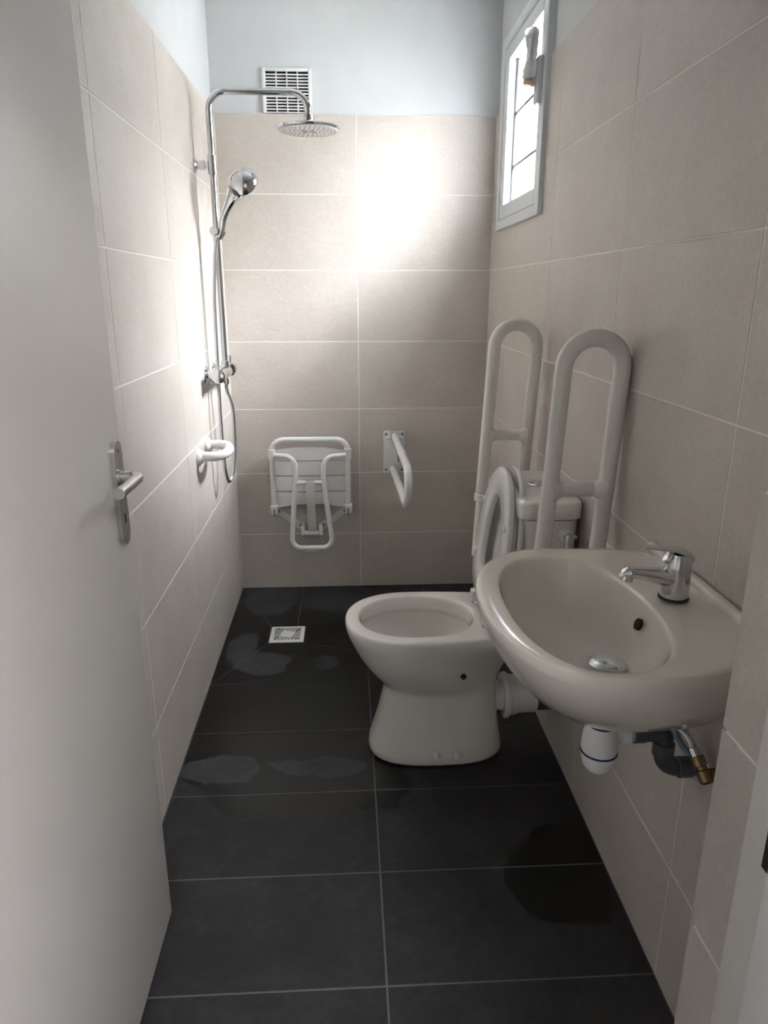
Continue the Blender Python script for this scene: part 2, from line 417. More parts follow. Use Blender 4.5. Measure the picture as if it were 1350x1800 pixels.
# unseen corridor behind the camera; its ceiling opening is added to light the door
CX0, CX1, CY0 = -1.3, 2.3, -2.2
g = G()
tag(finish('floor_corridor', *box(CX0, CX1, CY0, .2, -.12, -.001), 'slate', smooth=False), 'dark tiled corridor floor outside the doorway', kind='structure')
OX0, OX1, OY0, OY1 = 1.05, 1.44, -.98, -.59     # added ceiling opening that lights the door, to the right behind the camera
g = G(); g.add(box(CX0, OX0, CY0, .5, CZ, CZ+.12)); g.add(box(OX1, CX1, CY0, .5, CZ, CZ+.12)); g.add(box(OX0, OX1, CY0, OY0, CZ, CZ+.12)); g.add(box(OX0, OX1, OY1, .5, CZ, CZ+.12))
tag(g.build('ceiling_corridor', 'corr', smooth=False), 'white corridor ceiling with an unseen opening added to light the door', kind='structure')
g = G(); g.add(box(CX0, -.25, .38, .50, -.01, CZ)); g.add(box(W+.26, CX1, .38, .50, -.01, CZ)); g.add(box(-.25, XL, .2, .5, 0, CZ)); g.add(box(XJ+.05, W+.26, .2, .5, 0, CZ)); g.add(box(XL, XJ+.05, .2, .5, DH, CZ))
tag(g.build('wall_corridor_front', 'corr', smooth=False), 'white corridor wall around the doorway opening', kind='structure')
tag(finish('wall_corridor_left', *box(CX0-.12, CX0, CY0, .5, -.01, CZ), 'corr', smooth=False), 'white left end wall of the corridor', kind='structure')
tag(finish('wall_corridor_right', *box(CX1, CX1+.12, CY0, .5, -.01, CZ), 'corr', smooth=False), 'white right end wall of the corridor', kind='structure')
tag(finish('wall_corridor_back', *box(CX0, CX1, CY0-.15, CY0, -.01, CZ), 'corr', smooth=False), 'white corridor wall facing the doorway', kind='structure')
portal('corridor_portal', ((OX0+OX1)/2, (OY0+OY1)/2, CZ+.13), (0, 0, 0), OX1-OX0, OY1-OY0)
tag(finish('wall_sky_block', *box(5.5, 5.75, -25, 30, -.13, 3.6), 'render', smooth=False), 'unseen wall added outside the window to block low sky light', kind='structure')  # unseen wall, added to cut low sky light entering the window
tag(finish('ground', *box(-30, 30, -30, 30, -.5, -.13), 'ground', smooth=False), 'dull grassy ground outside the building', kind='structure')

# ------------------------------------------------------------------ door and frame
fr = empty('trim_1', (XJ, .6, 0), 'white painted door frame jamb at the right of the doorway', kind='structure')
finish('jamb', *bbox(XJ-.004, XJ+.06, .575, .646, 0, DH, .003), 'frame_paint', fr)
finish('door_stop', *bbox(XJ-.019, XJ+.06, .49, .578, 0, DH, .003), 'lit_stop_paint', fr)
finish('casing', *bbox(XJ-.03, XJ+.05, .17, .2, 0, DH+.06, .004), 'frame_paint', fr)
finish('jamb', *box(XJ-.012, XJ+.05, .2, .49, 0, DH), 'frame_paint', fr)
finish('frame_head', *bbox(XL, XJ+.05, .49, .646, DH-.045, DH, .003), 'frame_paint', fr)
finish('jamb', *bbox(XL, XL+.02, .2, .646, 0, DH-.046, .003), 'frame_paint', fr)
finish('strike_plate', *bbox(XJ-.0055, XJ, .588, .606, .78, .93, .001), 'brass', fr)

LX = .0965; LT = .04
door = tag(finish('door_1', *bbox(LX-LT, LX, .535, 1.323, .008, 2.04, .0025), 'door', origin=(LX-LT/2, .535, .008)), 'off-white door leaf opened against the left wall', kind='structure')
finish('latch_plate', *bbox(LX-.03, LX-.012, 1.3228, 1.3245, .93, 1.15, .0005), 'nickel', door)
hd = finish('handle_plate', *prism([(1.2785+.0225*math.cos(a), (1.104 if math.sin(a) > 0 else .953)+.0225*math.sin(a)) for a in [2*PI*(k+.5)/36 for k in range(36)]], lambda a, b, t: (t, a, b), LX, LX+.009), 'nickel', door, angle=50)
finish('lever', *tube(fillet([(LX+.006, 1.268, 1.062), (LX+.047, 1.268, 1.063), (LX+.046, 1.145, 1.064)], .017, 8), .0098, 18), 'nickel', hd)
finish('spindle_collar', *lathe((LX+.008, 1.268, 1.062), (1, 0, 0), [(0, .0135), (.006, .0135), (.007, .011)]), 'nickel', hd)
finish('keyhole', *bbox(LX+.0085, LX+.0096, 1.2755, 1.2815, .972, .990, .0003), 'dark', hd)
for z in (1.108, .949): finish('screw', *lathe((LX+.009, 1.2785, z), (1, 0, 0), [(0, .004), (.001, .0035)], 12), 'screw', hd)

# ------------------------------------------------------------------ window
win = empty('window_1', (W, 2.76, 1.62), 'small white aluminium window high on the right wall', kind='structure')
FY_0, FY_1, FZ0, FZ1 = 2.425, 3.093, 1.622, 2.30
def ringframe(y0, y1, z0, z1, wd, x0, x1, name, mat, par, bev=.003, wb=None):
    wb = wb or wd
    for (a, b, c, d) in ((y0, y0+wd, z0, z1), (y1-wd, y1, z0, z1), (y0+wd, y1-wd, z0, z0+wb), (y0+wd, y1-wd, z1-wd, z1)):
        finish(name, *bbox(x0, x1, a, b, c, d, bev), mat, par)
ringframe(FY_0, FY_1, FZ0, FZ1, .036, W-.016, W+.05, 'frame_bar', 'alu', win)
sash = finish('sash_stile', *bbox(W-.010, W+.036, 2.461, 2.516, 1.661, 2.262, .004), 'alu', win)
finish('sash_stile', *bbox(W-.010, W+.036, 2.992, 3.055, 1.661, 2.262, .004), 'alu', win)
finish('sash_rail', *bbox(W-.010, W+.036, 2.522, 2.992, 1.661, 1.712, .004), 'alu', win)
finish('sash_rail', *bbox(W-.010, W+.036, 2.522, 2.992, 2.215, 2.262, .004), 'alu', win)
for z0, z1 in ((1.712, 1.8445), (1.8475, 2.0285), (2.0315, 2.215)):
    finish('glass_pane', *box(W+.024, W+.029, 2.522, 2.992, z0, z1), 'glass', win, smooth=False)
for z in (1.846, 2.03): finish('glazing_bar', *box(W+.021, W+.032, 2.522, 2.992, z-.0048, z+.0048), 'greypipe', win, smooth=False)
finish('glazing_channel', *box(W+.018, W+.034, 2.982, 2.992, 1.712, 2.215), 'rubber', win, smooth=False)
# outer reveal lining and sill
finish('outer_sill', *bbox(W+.05, W+.29, HY0, HY1, HZ0-.002, HZ0+.012, .002), 'alu', win)
hb = finish('handle_base', *bbox(W-.034, W-.010, 2.450, 2.494, 1.945, 2.078, .008, 3), 'alu', win)
finish('handle_neck', *lathe((W-.030, 2.472, 2.008), (-1, 0, 0), [(0, .014), (.02, .013), (.028, .012)]), 'alu', hb)
finish('handle_lever', *bbox(W-.064, W-.046, 2.459, 2.485, 2.000, 2.138, .007, 3), 'alu', hb)
wp = []
for i in range(17):
    t = i/16; z = 2.012+.134*t; rr = .0165+.003*math.sin(t*9)+.004*random.random()
    if i == 0: rr = .013
    wp.append([(W-.055+rr*(.85+.25*random.random())*math.cos(a)+.006*math.sin(3*t), 2.472+rr*1.25*(.85+.25*random.random())*math.sin(a), z+.004*random.random()) for a in [2*PI*k/18 for k in range(18)]])
finish('plastic_wrap', *loft(wp), 'wrap', hb, angle=80)
finish('wrap_tape', *lathe((W-.057, 2.472, 1.997), (.25, 0, 1), [(0, .014), (.006, .018), (.016, .017), (.02, .014)], 16), 'tape', hb)

# ------------------------------------------------------------------ ventilation grille
vg = empty('ventilation_grille', (.298, D+TK, 2.078), 'white plastic ventilation grille above the tiles behind the shower head', 'vent')
vx0, vx1, vz0, vz1, vy = .199, .397, 2.0765, 2.238, D+TK
finish('backing', *box(vx0+.008, vx1-.008, vy-.003, vy-.0005, vz0, vz1-.008), 'dark', vg, smooth=False)
for b in ((vx0, vx0+.014, vz0, vz1), (vx1-.014, vx1, vz0, vz1), (vx0+.014, vx1-.014, vz1-.012, vz1)):
    finish('frame_bar', *bbox(b[0], b[1], vy-.012, vy-.0004, b[2], b[3], .002), 'plastic', vg)
nsl = 13
for i in range(nsl):
    z = vz0+.003+i*(vz1-.012-vz0-.003)/nsl
    finish('slat', *box(vx0+.014, vx1-.014, vy-.010, vy-.003, z-.0021, z+.0021), 'plastic', vg, smooth=False)
for i in range(1, 4):
    x = vx0+.014+i*(vx1-vx0-.028)/4
    finish('mullion', *box(x-.0024, x+.0024, vy-.0112, vy-.003, vz0, vz1-.012), 'plastic', vg, smooth=False)

# ------------------------------------------------------------------ shower column
RX, RY = .062, 2.75
sc = empty('shower_column', (RX, RY, 1.05), 'tall chrome shower column with overhead rain head on left wall', 'shower')
finish('riser_pipe', *tube(fillet([(RX, RY, 1.11), (RX, RY, 2.036), (.401, RY, 2.036), (.401, RY, 1.972)], .058, 12), .0112, 20), 'chrome', sc)
finish('riser_sleeve', *lathe((RX, RY, 1.775), (0, 0, 1), [(0, .0135), (.002, .0158), (.063, .0158), (.065, .0135)]), 'chrome', sc)
finish('wall_bracket', *lathe((0, RY, 1.806), (1, 0, 0), [(0, .024), (.006, .024), (.010, .020), (.011, .012), (.018, .012), (.019, .0165), (.036, .0165), (.037, .010), (.05, .010)]), 'chrome', sc)
rh = finish('rain_head', *lathe((.401, RY, 1.921), (0, 0, 1), [(-.003, .0), (-.003, .098), (-.001, .107), (.004, .110), (.008, .108), (.012, .09), (.017, .04), (.020, .016), (.0205, .0)], 56), 'chrome', sc)
finish('spray_face', *lathe((.401, RY, 1.9165), (0, 0, 1), [(0, .101), (.0015, .103)], 48), 'plastic', rh)
finish('swivel_nut', *lathe((.401, RY, 1.936), (0, 0, 1), [(0, .010), (.012, .010), (.013, .0185), (.030, .0185), (.034, .0115), (.040, .0125), (.052, .0125)], 24), 'chrome', rh)
g = G()
for ring, (r, n) in enumerate(((.022, 8), (.036, 14), (.05, 18), (.064, 24), (.078, 28), (.091, 34))):
    for k in range(n):
        a = 2*PI*k/n+ring*.3; rr = r+random.uniform(-.003, .003)
        g.add(lathe((.401+rr*math.cos(a), RY+rr*math.sin(a), 1.9145), (0, 0, 1), [(0, .0010), (.0022, .0014)], 6))
for a in (.6, 2.2, 3.75, 5.3):
    c, s = math.cos(a), math.sin(a)
    g.add(tube([(.401+.006*c, RY+.006*s, 1.9158), (.401+.03*c, RY+.03*s, 1.9158)], .0008, 6))
tag(g.build('nozzles', 'rubber', rh), kind='stuff')
sl = finish('slide_holder', *lathe((RX-.004, RY-.034, 1.59), (0, 1, 0), [(0, .013), (.002, .0155), (.012, .0155), (.014, .013), (.03, .0145), (.052, .0145)]), 'chrome', sc)
finish('cradle', *lathe((RX+.012, RY-.006, 1.578), (.55, -.25, .8), [(-.012, .012), (-.008, .0155), (.016, .0165), (.022, .0150)]), 'chrome', sl)
mz = 1.093; mx = .061
mv = finish('mixer_valve', *lathe((mx, RY-.158, mz), (0, 1, 0), [(0, .019), (.003, .0245), (.048, .0245), (.050, .0205), (.056, .0205), (.062, .0225), (.24, .0225), (.246, .0205), (.252, .0205), (.254, .0255), (.302, .0255), (.306, .020)], 32), 'chrome', sc)
for dy in (-.075, .075):
    finish('wall_escutcheon', *lathe((0, RY+dy*1.03, mz), (1, 0, 0), [(0, .031), (.004, .031), (.011, .022), (.012, .014), (.022, .014), (.023, .0185), (.04, .0185), (.041, .014), (mx-.01, .014)], 28), 'chrome', mv)
finish('temperature_stop', *bbox(mx-.006, mx+.006, RY+.110, RY+.130, mz+.015, mz+.056, .004, 3), 'chrome', mv)
finish('riser_nut', *lathe((RX, RY, mz+.018), (0, 0, 1), [(0, .015), (.022, .015), (.025, .0125)], 12), 'chrome', mv)
finish('hose_outlet', *lathe((mx, RY+.012, mz-.045), (0, 0, 1), [(0, .009), (.002, .0105), (.018, .0105), (.02, .0085), (.03, .0085)], 12), 'chrome', mv)

hs = empty('hand_shower', (.17, 2.7, 1.7), 'chrome hand shower with grey hose resting in the slide holder', 'hand shower')
b0 = Vector((RX+.010, RY-.012, 1.570)); b1 = Vector((RX+.020, RY-.016, 1.590))
hp = spline([b0, b1, (.096, 2.727, 1.638), (.127, 2.708, 1.690), (.147, 2.694, 1.716)], 6)
rads = []
for i in range(len(hp)):
    t = i/(len(hp)-1); rads.append(.0105+.0045*t+(.018*max(0, (t-.55)/.45)**1.7))
hh = finish('handle', *tube(hp, rads, 18), 'chrome', hs)
ax = Vector((.25, .62, -.42)).normalized(); hc = Vector((.170, 2.700, 1.748))
hd2 = finish('spray_head', *lathe(hc, ax, [(-.036, .0), (-.035, .012), (-.029, .029), (-.016, .045), (-.002, .0525), (.008, .054), (.012, .052), (.012, .0)], 36), 'chrome', hs)
finish('spray_plate', *lathe(hc+ax*.0118, ax, [(0, .047), (.0022, .045)], 30), 'plastic', hd2)
hose = spline([b0, (.060, 2.733, 1.545), (.050, 2.728, 1.46), (.043, 2.722, 1.35), (.041, 2.715, 1.2), (.040, 2.708, 1.05), (.040, 2.700, .92), (.043, 2.692, .80), (.047, 2.690, .725), (.053, 2.712, .676), (.062, 2.745, .690), (.072, 2.772, .76), (.076, 2.782, .86), (.075, 2.775, .96), (mx, RY+.012, 1.02), (mx, RY+.012, mz-.044)], 10)
finish('hose', *tube(hose, .0068, 12), 'hose', hs)

# ------------------------------------------------------------------ grab handle on the left wall
gb = empty('grab_handle', (0, 2.52, .80), 'short white looped grab handle on the left wall below the shower mixer', 'grab bar')
finish('loop', *tube(fillet([(.003, 2.435, .838), (.080, 2.428, .838), (.100, 2.512, .842), (.080, 2.596, .848), (.003, 2.590, .848)], [.05, .16, .05], 10), .0165, 20), 'enamel', gb)
for y, z in ((2.435, .836), (2.590, .846)):
    finish('mounting_plate', *lathe((0, y, z), (1, 0, 0), [(0, .030), (.005, .030), (.014, .024), (.02, .0175)], 28), 'enamel', gb)
for y in (2.440, 2.588): finish('screw', *lathe((.001, y, .807), (1, 0, 0), [(0, .005), (.009, .004)], 12), 'plastic', gb)

# ------------------------------------------------------------------ folded shower seat
ss = empty('folding_shower_seat', (.345, D, .24), 'white folding shower seat folded up flat against the back wall', 'shower seat')
sy = 3.178
finish('seat_frame', *tube(fillet([(.1745, sy, .408), (.1755, sy, .745), (.521, sy, .745), (.519, sy, .408)], .056, 10), .0132, 18), 'enamel', ss)
tops = []
N = 14
def arch(x): u = (x-.345)/.16; return u*u
def slat_poly(zf0, zf1):
    xs = [.186+(.507-.186)*k/N for k in range(N+1)]
    return [(x, zf0(x)) for x in xs]+[(x, zf1(x)) for x in reversed(xs)]
cuts = [(lambda x: .443-.022*min(1, arch(x)), lambda x: .500), (lambda x: .504, lambda x: .574), (lambda x: .578, lambda x: .646), (lambda x: .650, lambda x: .712-.018*min(1, arch(x)))]
for a, b in cuts:
    p = slat_poly(a, b)
    bulge = lambda x, z, t: (x, 3.196-t-.010*(1-min(1, arch(x))), z)
    finish('seat_slat', *prism(p, bulge, 0, .013), 'seatplastic', ss, angle=25)
for x, s in ((.175, -1), (.520, 1)):
    finish('side_rail', *bbox(x-.013 if s < 0 else x+.005, x-.005 if s < 0 else x+.013, 3.185, 3.199, .43, .70, .002), 'seatplastic', ss)
    finish('clamp_sleeve', *lathe((x, sy, .655), (0, 0, 1), [(0, .015), (.002, .0175), (.046, .0175), (.048, .015)], 20), 'plastic', ss)
    finish('hinge_sleeve', *bbox(x-.017, x+.017, sy-.016, sy+.022, .396, .440, .005, 3), 'plastic', ss)
    finish('hinge_pin', *tube([(x-.002*s, sy-.0175, .385), (x-.002*s, sy-.0175, .424)], .002, 8), 'screw', ss)
ly = 3.128
lp = fillet([(.188, ly+.035, .677), (.285, ly, .677), (.281, ly, .560), (.253, ly-.01, .247), (.447, ly-.01, .245), (.408, ly, .560), (.411, ly, .675), (.508, ly+.035, .675)], [.048, .05, .045, .045, .05, .048], 9)
finish('support_leg', *tube(lp, .0118, 18), 'enamel', ss)
finish('leg_crossbar', *tube([(.281, ly, .557), (.407, ly, .557)], .0108, 16), 'enamel', ss)
finish('foot_clip', *tube(spline([(.315, ly-.012, .229), (.328, ly-.018, .231), (.338, ly-.022, .238), (.352, ly-.022, .238), (.362, ly-.018, .231), (.378, ly-.012, .229)], 5), .0018, 8), 'plastic', ss)
finish('strap', *loft([[(.328, y-.0015, z), (.367, y-.0015, z), (.367, y+.0015, z), (.328, y+.0015, z)] for y, z in ((ly+.012, .545), (ly+.004, .569), (ly-.012, .569), (ly-.014, .555), (ly-.006, .50), (ly+.015, .42), (ly+.035, .345), (ly+.05, .305))]), 'strap', ss)
for s in (1, -1):
    q = [(.345-s*.176, .392), (.345-s*.156, .410), (.345-s*.030, .322), (.345-s*.030, .285), (.345-s*.046, .289)]
    pl = finish('wall_bracket', *prism(q, lambda a, b, t: (a, t, b), D-.008, D-.0003), 'enamel', ss, smooth=False)
    for (x, z) in ((.345-s*.156, .391), (.345-s*.055, .323)): finish('screw', *lathe((x, D-.008, z), (0, -1, 0), [(0, .0062), (.003, .0055), (.004, .003)], 12), 'screw', pl)
    finish('pivot_lug', *bbox(.345-s*.042-.009, .345-s*.042+.009, D-.05, D-.006, .281, .325, .006, 3), 'plastic', ss)
    finish('hinge_arm', *bbox(.345-s*.173-.005, .345-s*.173+.005, sy+.012, D-.006, .385, .412, .002), 'enamel', ss)
finish('pivot_bar', *tube([(.302, D-.036, .290), (.388, D-.036, .290)], .012, 16), 'plastic', ss)

# ------------------------------------------------------------------ drop-down rail on the back wall
dr = empty('hinged_support_rail', (.735, D, .57), 'white hinged support rail projecting from its plate on the back wall', 'support rail')
pl = finish('mounting_plate', *bbox(.686, .783, D-.007, D-.0003, .573, .773, .002), 'enamel', dr)
for x in (.698, .7735):
    for z in (.588, .757): finish('screw', *lathe((x, D-.007, z), (0, -1, 0), [(0, .0062), (.003, .0055), (.004, .003)], 12), 'screw', pl)
finish('rail', *tube(fillet([(.735, 3.20, .752), (.7465, 2.56, .748), (.7445, 2.56, .598), (.730, 3.225, .594)], [.072, .072], 12), .0158, 18), 'enamel', dr)
for x in (.716, .754): finish('hinge_cheek', *bbox(x-.002, x+.002, D-.075, D-.006, .715, .772, .001), 'enamel', dr)
finish('hinge_pin', *lathe((.700, D-.035, .744), (1, 0, 0), [(0, .006), (.004, .0085), (.066, .0085), (.070, .006)], 16), 'plastic', dr)
finish('rail_collar', *lathe((.7413, 2.86, .7498), (.0115, -.64, -.004), [(0, .016), (.002, .0178), (.018, .0178), (.020, .016)], 20), 'enamel', dr)
finish('stop_pin', *tube(fillet([(.744, D-.006, .69), (.746, D-.06, .69), (.752, D-.075, .640)], .01, 4), .0035, 8), 'screw', dr)

# ------------------------------------------------------------------ fold-up rails beside the toilet
def fold_rail(y, xc, lean, label):
    r = empty('fold_up_rail', (W-.03, y, .49), label, 'grab rail', 'fold-up rails flanking the toilet')
    hw = .0665; zt = 1.308-.021; zb = .735
    sh = lambda x, z: (x+lean*(z-.9), y, z)
    pts = [sh(xc-hw, zb), sh(xc-hw, zt), sh(xc+hw, zt), sh(xc+hw, .53)]
    finish('rail_loop', *tube(fillet(pts, .0662, 14), .0195, 22), 'enamel_warm', r)
    zc = .942
    finish('crossbar', *tube([sh(xc-hw, zc), sh(xc+hw, zc)], .0165, 18), 'enamel_warm', r)
    for s in (-1, 1):
        p = Vector(sh(xc+s*hw, zc))
        finish('crossbar_collar', *lathe(p, (-s, 0, 0), [(.004, .030), (.014, .0275), (.020, .022), (.027, .0178), (.030, .0168)], 24), 'enamel_warm', r)
    c = Vector(sh(xc-hw, .735)); finish('leg_collar', *lathe(c, (lean, 0, 1), [(-.014, .020), (-.012, .0228), (.01, .0228), (.012, .020)], 24), 'enamel_warm', r)
    finish('lower_leg', *tube([sh(xc-hw, .745), sh(xc-hw, .53)], .0155, 18), 'enamel_warm', r)
    wp_ = finish('wall_plate', *bbox(W-.008, W-.0004, y-.055, y+.055, .49, .80, .003), 'enamel_warm', r)
    finish('hinge_block', *bbox(xc-hw-.022, W-.006, y-.026, y+.026, .500, .552, .008, 3), 'enamel_warm', r)
    for dy in (-.04, .04):
        for z in (.51, .78): finish('screw', *lathe((W-.008, y+dy, z), (-1, 0, 0), [(0, .006), (.003, .005)], 12), 'screw', wp_)
    return r
fold_rail(1.572, 1.0535, .045, 'nearer folded-up ivory grab rail, standing between basin and toilet cistern')
fold_rail(2.242, 1.034, .045, 'farther folded-up ivory grab rail, behind the raised toilet seat')

# ------------------------------------------------------------------ toilet
TY = 1.955
tl = empty('toilet', (.78, TY, 0), 'white close-coupled toilet facing left with seat and lid raised', 'toilet')
NP = 56
def sec(z, x0, x1, b, n=2.4, xc=None, n2=None, y=TY):
    xc = (x0+x1)/2 if xc is None else xc; out = []
    for k in range(NP):
        a = 2*PI*k/NP; c, s = math.cos(a), math.sin(a); e = n if c < 0 else (n2 or n)
        rx = (xc-x0) if c < 0 else (x1-xc)
        out.append((xc+rx*math.copysign(abs(c)**(2/e), c), y+b*math.copysign(abs(s)**(2/e), s), z))
    return out
outer = [sec(0, .572, .996, .137, 2.8), sec(.008, .570, .998, .138, 2.8), sec(.05, .584, .990, .133, 2.8), sec(.12, .604, .978, .125, 2.7), sec(.19, .618, .972, .117, 2.6), sec(.226, .624, .972, .114, 2.5),
         sec(.240, .616, .974, .118, 2.3, .78), sec(.262, .592, .980, .134, 2.2, .77, 2.0), sec(.30, .562, 1.0, .150, 2.2, .75, 1.8), sec(.345, .535, 1.04, .164, 2.2, .735, 1.8), sec(.385, .517, 1.09, .174, 2.2, .72, 2.0), sec(.405, .509, 1.125, .180, 2.2, .71, 2.3), sec(.425, .504, 1.135, .1835, 2.2, .71, 2.5), sec(.438, .504, 1.135, .1835, 2.2, .71, 2.5), sec(.4445, .507, 1.134, .181, 2.2, .71, 2.5), sec(.447, .514, 1.13, .175, 2.2, .71, 2.5)]
inner = [sec(.447, .541, .900, .146, 2.2), sec(.445, .546, .895, .141, 2.2), sec(.437, .550, .890, .137, 2.2), sec(.40, .556, .885, .133, 2.2), sec(.397, .545, .893, .141, 2.2), sec(.375, .548, .885, .138, 2.2), sec(.32, .600, .875, .115, 2.1), sec(.27, .660, .86, .08, 2), sec(.245, .70, .85, .05, 2)]
g = G(); g.add(loft(outer+inner))
body = g.build('bowl', 'ceramic', tl, angle=60)
body.modifiers.new('sub', 'SUBSURF').levels = 1; body.modifiers['sub'].render_levels = 1
finish('fixing_hole', *lathe((.846, TY-.142, .316), (.25, -1, -.1), [(0, .0085), (.006, .0085)], 14), 'dark', body)
for x in (.772, .836): finish('bolt_cap', *lathe((x, TY-.1345-.002, .043), (0, -1, .08), [(0, .0125), (.009, .0125), (.014, .0095), (.016, .003)], 16), 'plastic', body)
# cistern
def rbox(x0, x1, y0, y1, rad, z, seg=5):
    out = []
    for cx, cy, a0 in ((x1-rad, y1-rad, 0), (x0+rad, y1-rad, PI/2), (x0+rad, y0+rad, PI), (x1-rad, y0+rad, 1.5*PI)):
        for k in range(seg+1):
            a = a0+PI/2*k/seg; out.append((cx+rad*math.cos(a), cy+rad*math.sin(a), z))
    return out
cy0, cy1 = 1.772, 2.140
ci = finish('cistern', *loft([rbox(1.000, 1.142, cy0+.030, cy1-.030, .03, .4465), rbox(.995, 1.143, cy0+.022, cy1-.022, .035, .47), rbox(.988, 1.144, cy0+.012, cy1-.012, .038, .62), rbox(.984, 1.144, cy0+.008, cy1-.008, .04, .797)]), 'ceramic', tl, angle=40)
finish('cistern_lid', *loft([rbox(.985, 1.145, cy0+.004, cy1-.004, .04, .8), rbox(.975, 1.149, cy0-.002, cy1+.002, .034, .804), rbox(.975, 1.149, cy0-.002, cy1+.002, .034, .838), rbox(.977, 1.148, cy0, cy1, .034, .844), rbox(.982, 1.145, cy0+.005, cy1-.005, .034, .849), rbox(.990, 1.138, cy0+.013, cy1-.013, .034, .851)]), 'ceramic', ci, angle=60)
finish('flush_button', *lathe((1.062, 1.957, .850), (0, 0, 1), [(0, .026), (.004, .026), (.007, .022), (.0075, .019), (.012, .018), (.014, .012), (.0145, .0)], 28), 'chrome', ci)
# fill valve on the near side of the cistern
fv = finish('fill_valve', *lathe((1.100, cy0+.012, .757), (0, -1, 0), [(0, .019), (.014, .019), (.015, .012), (.022, .012), (.023, .014), (.038, .014), (.04, .010), (.05, .010)], 16), 'plastic', ci)
finish('valve_body', *lathe((1.100, cy0-.030, .772), (0, 0, -1), [(0, .010), (.012, .0115), (.03, .0105), (.032, .0125), (.046, .0125), (.048, .009), (.07, .008)], 12), 'chrome', fv)
finish('valve_lever', *lathe((1.085, cy0-.030, .764), (1, 0, 0), [(0, .006), (.036, .006), (.038, .004)], 10), 'chrome', fv)
finish('supply_hose', *tube(spline([(1.100, cy0-.030, .705), (1.105, cy0-.03, .62), (1.12, cy0-.035, .54), (1.140, cy0-.04, .50), (W-.001, cy0-.04, .495)], 6), .0062, 10), 'hose', fv)
# raised seat ring and lid, leaning on the cistern
def egg(u, sx, n=2.15):                        # u angle; local (w across, h up from the hinge)
    return u
def seat_loop(hw, h0, h1, inset_=0, n=60):
    pts = []
    hm = h0+(h1-h0)*.33
    for k in range(n):
        a = 2*PI*k/n; c, s = math.cos(a), math.sin(a)
        w = (hw-inset_)*math.copysign(abs(c)**(.9 if s > 0 else .62), c)
        h = hm+((h1-inset_-hm) if s > 0 else (hm-h0-inset_))*math.copysign(abs(s)**(.9 if s > 0 else .6), s)
        pts.append((w, h))
    return pts
HX, HZ = .912, .470
def upright(tilt, off):
    ct, st = math.cos(tilt), math.sin(tilt)
    return lambda w, h, t: (HX+off+h*st+t*ct, TY+w, HZ+h*ct-t*st)
tilt = math.radians(6.5)
U = upright(tilt, 0)
o1, i1 = seat_loop(.190, .005, .435), seat_loop(.102, .090, .350)
def ringloft(o, i, fn, th, rnd=.006):
    def L(p, d, t): return [fn(w, h, t) for w, h in (inset(p, d) if d else p)]
    i_ = i
    grow = lambda p, d: [(w*(1+d/.11), (h-.225)*(1+d/.14)+.225) for w, h in p]
    loops = [L(o, rnd, 0), L(o, 0, rnd), L(o, 0, th-rnd), L(o, rnd, th), [fn(w, h, th) for w, h in grow(i, rnd)], [fn(w, h, th-rnd) for w, h in i], [fn(w, h, rnd) for w, h in i], [fn(w, h, 0) for w, h in grow(i, rnd)]]
    v, f = loft(loops+[loops[0]], False, False); return v, f
st_ = finish('seat_ring', *ringloft(o1, i1, U, .021), 'seatplastic', tl, angle=50)
bm = bmesh.new(); bm.from_mesh(st_.data); bmesh.ops.remove_doubles(bm, verts=bm.verts, dist=1e-5); bmesh.ops.recalc_face_normals(bm, faces=bm.faces); bm.to_mesh(st_.data); bm.free()
st_.data.shade_smooth(); st_.data.set_sharp_from_angle(angle=math.radians(50))
for w, h in ((-.145, .30), (.145, .30), (-.155, .13), (.155, .13)):
    p = Vector(U(w, h, 0)); finish('bumper', *lathe(p, (-1, 0, 0), [(-.002, .012), (.005, .011), (.009, .006)], 14), 'seatplastic', st_)
tilt2 = math.radians(7.0); V = upright(tilt2, .028)
o2 = seat_loop(.192, .0, .440)
def lidloft(fn):
    L = lambda d, t: [fn(w, h, t) for w, h in (inset(o2, d) if d else o2)]
    return loft([L(.03, .010), L(.012, .006), L(.004, 0), L(0, .004), L(0, .010), L(.008, .018), L(.03, .022)])
finish('seat_lid', *lidloft(V), 'seatplastic', tl, angle=55)
for s in (-1, 1):
    hg = finish('seat_hinge', *bbox(HX-.012, HX+.045, TY+s*.085-.016, TY+s*.085+.016, .452, .492, .008, 3), 'seatplastic', tl)
    finish('hinge_stud', *lathe((HX+.006, TY+s*.085, .4445), (0, 0, 1), [(0, .014), (.006, .014), (.012, .010)], 16), 'chrome', hg)
# waste connector
wc = finish('waste_connector', *lathe((.955, TY, .163), (1, 0, 0), [(0, .047), (.040, .047), (.041, .068), (.046, .072), (.056, .072), (.058, .065), (.082, .062), (.084, .058), (.145, .056)], 36), 'plastic', tl)
finish('grey_soil_pipe', *lathe((1.098, TY, .163), (1, 0, 0), [(0, .051), (.0551, .051)], 32), 'greypipe', wc)

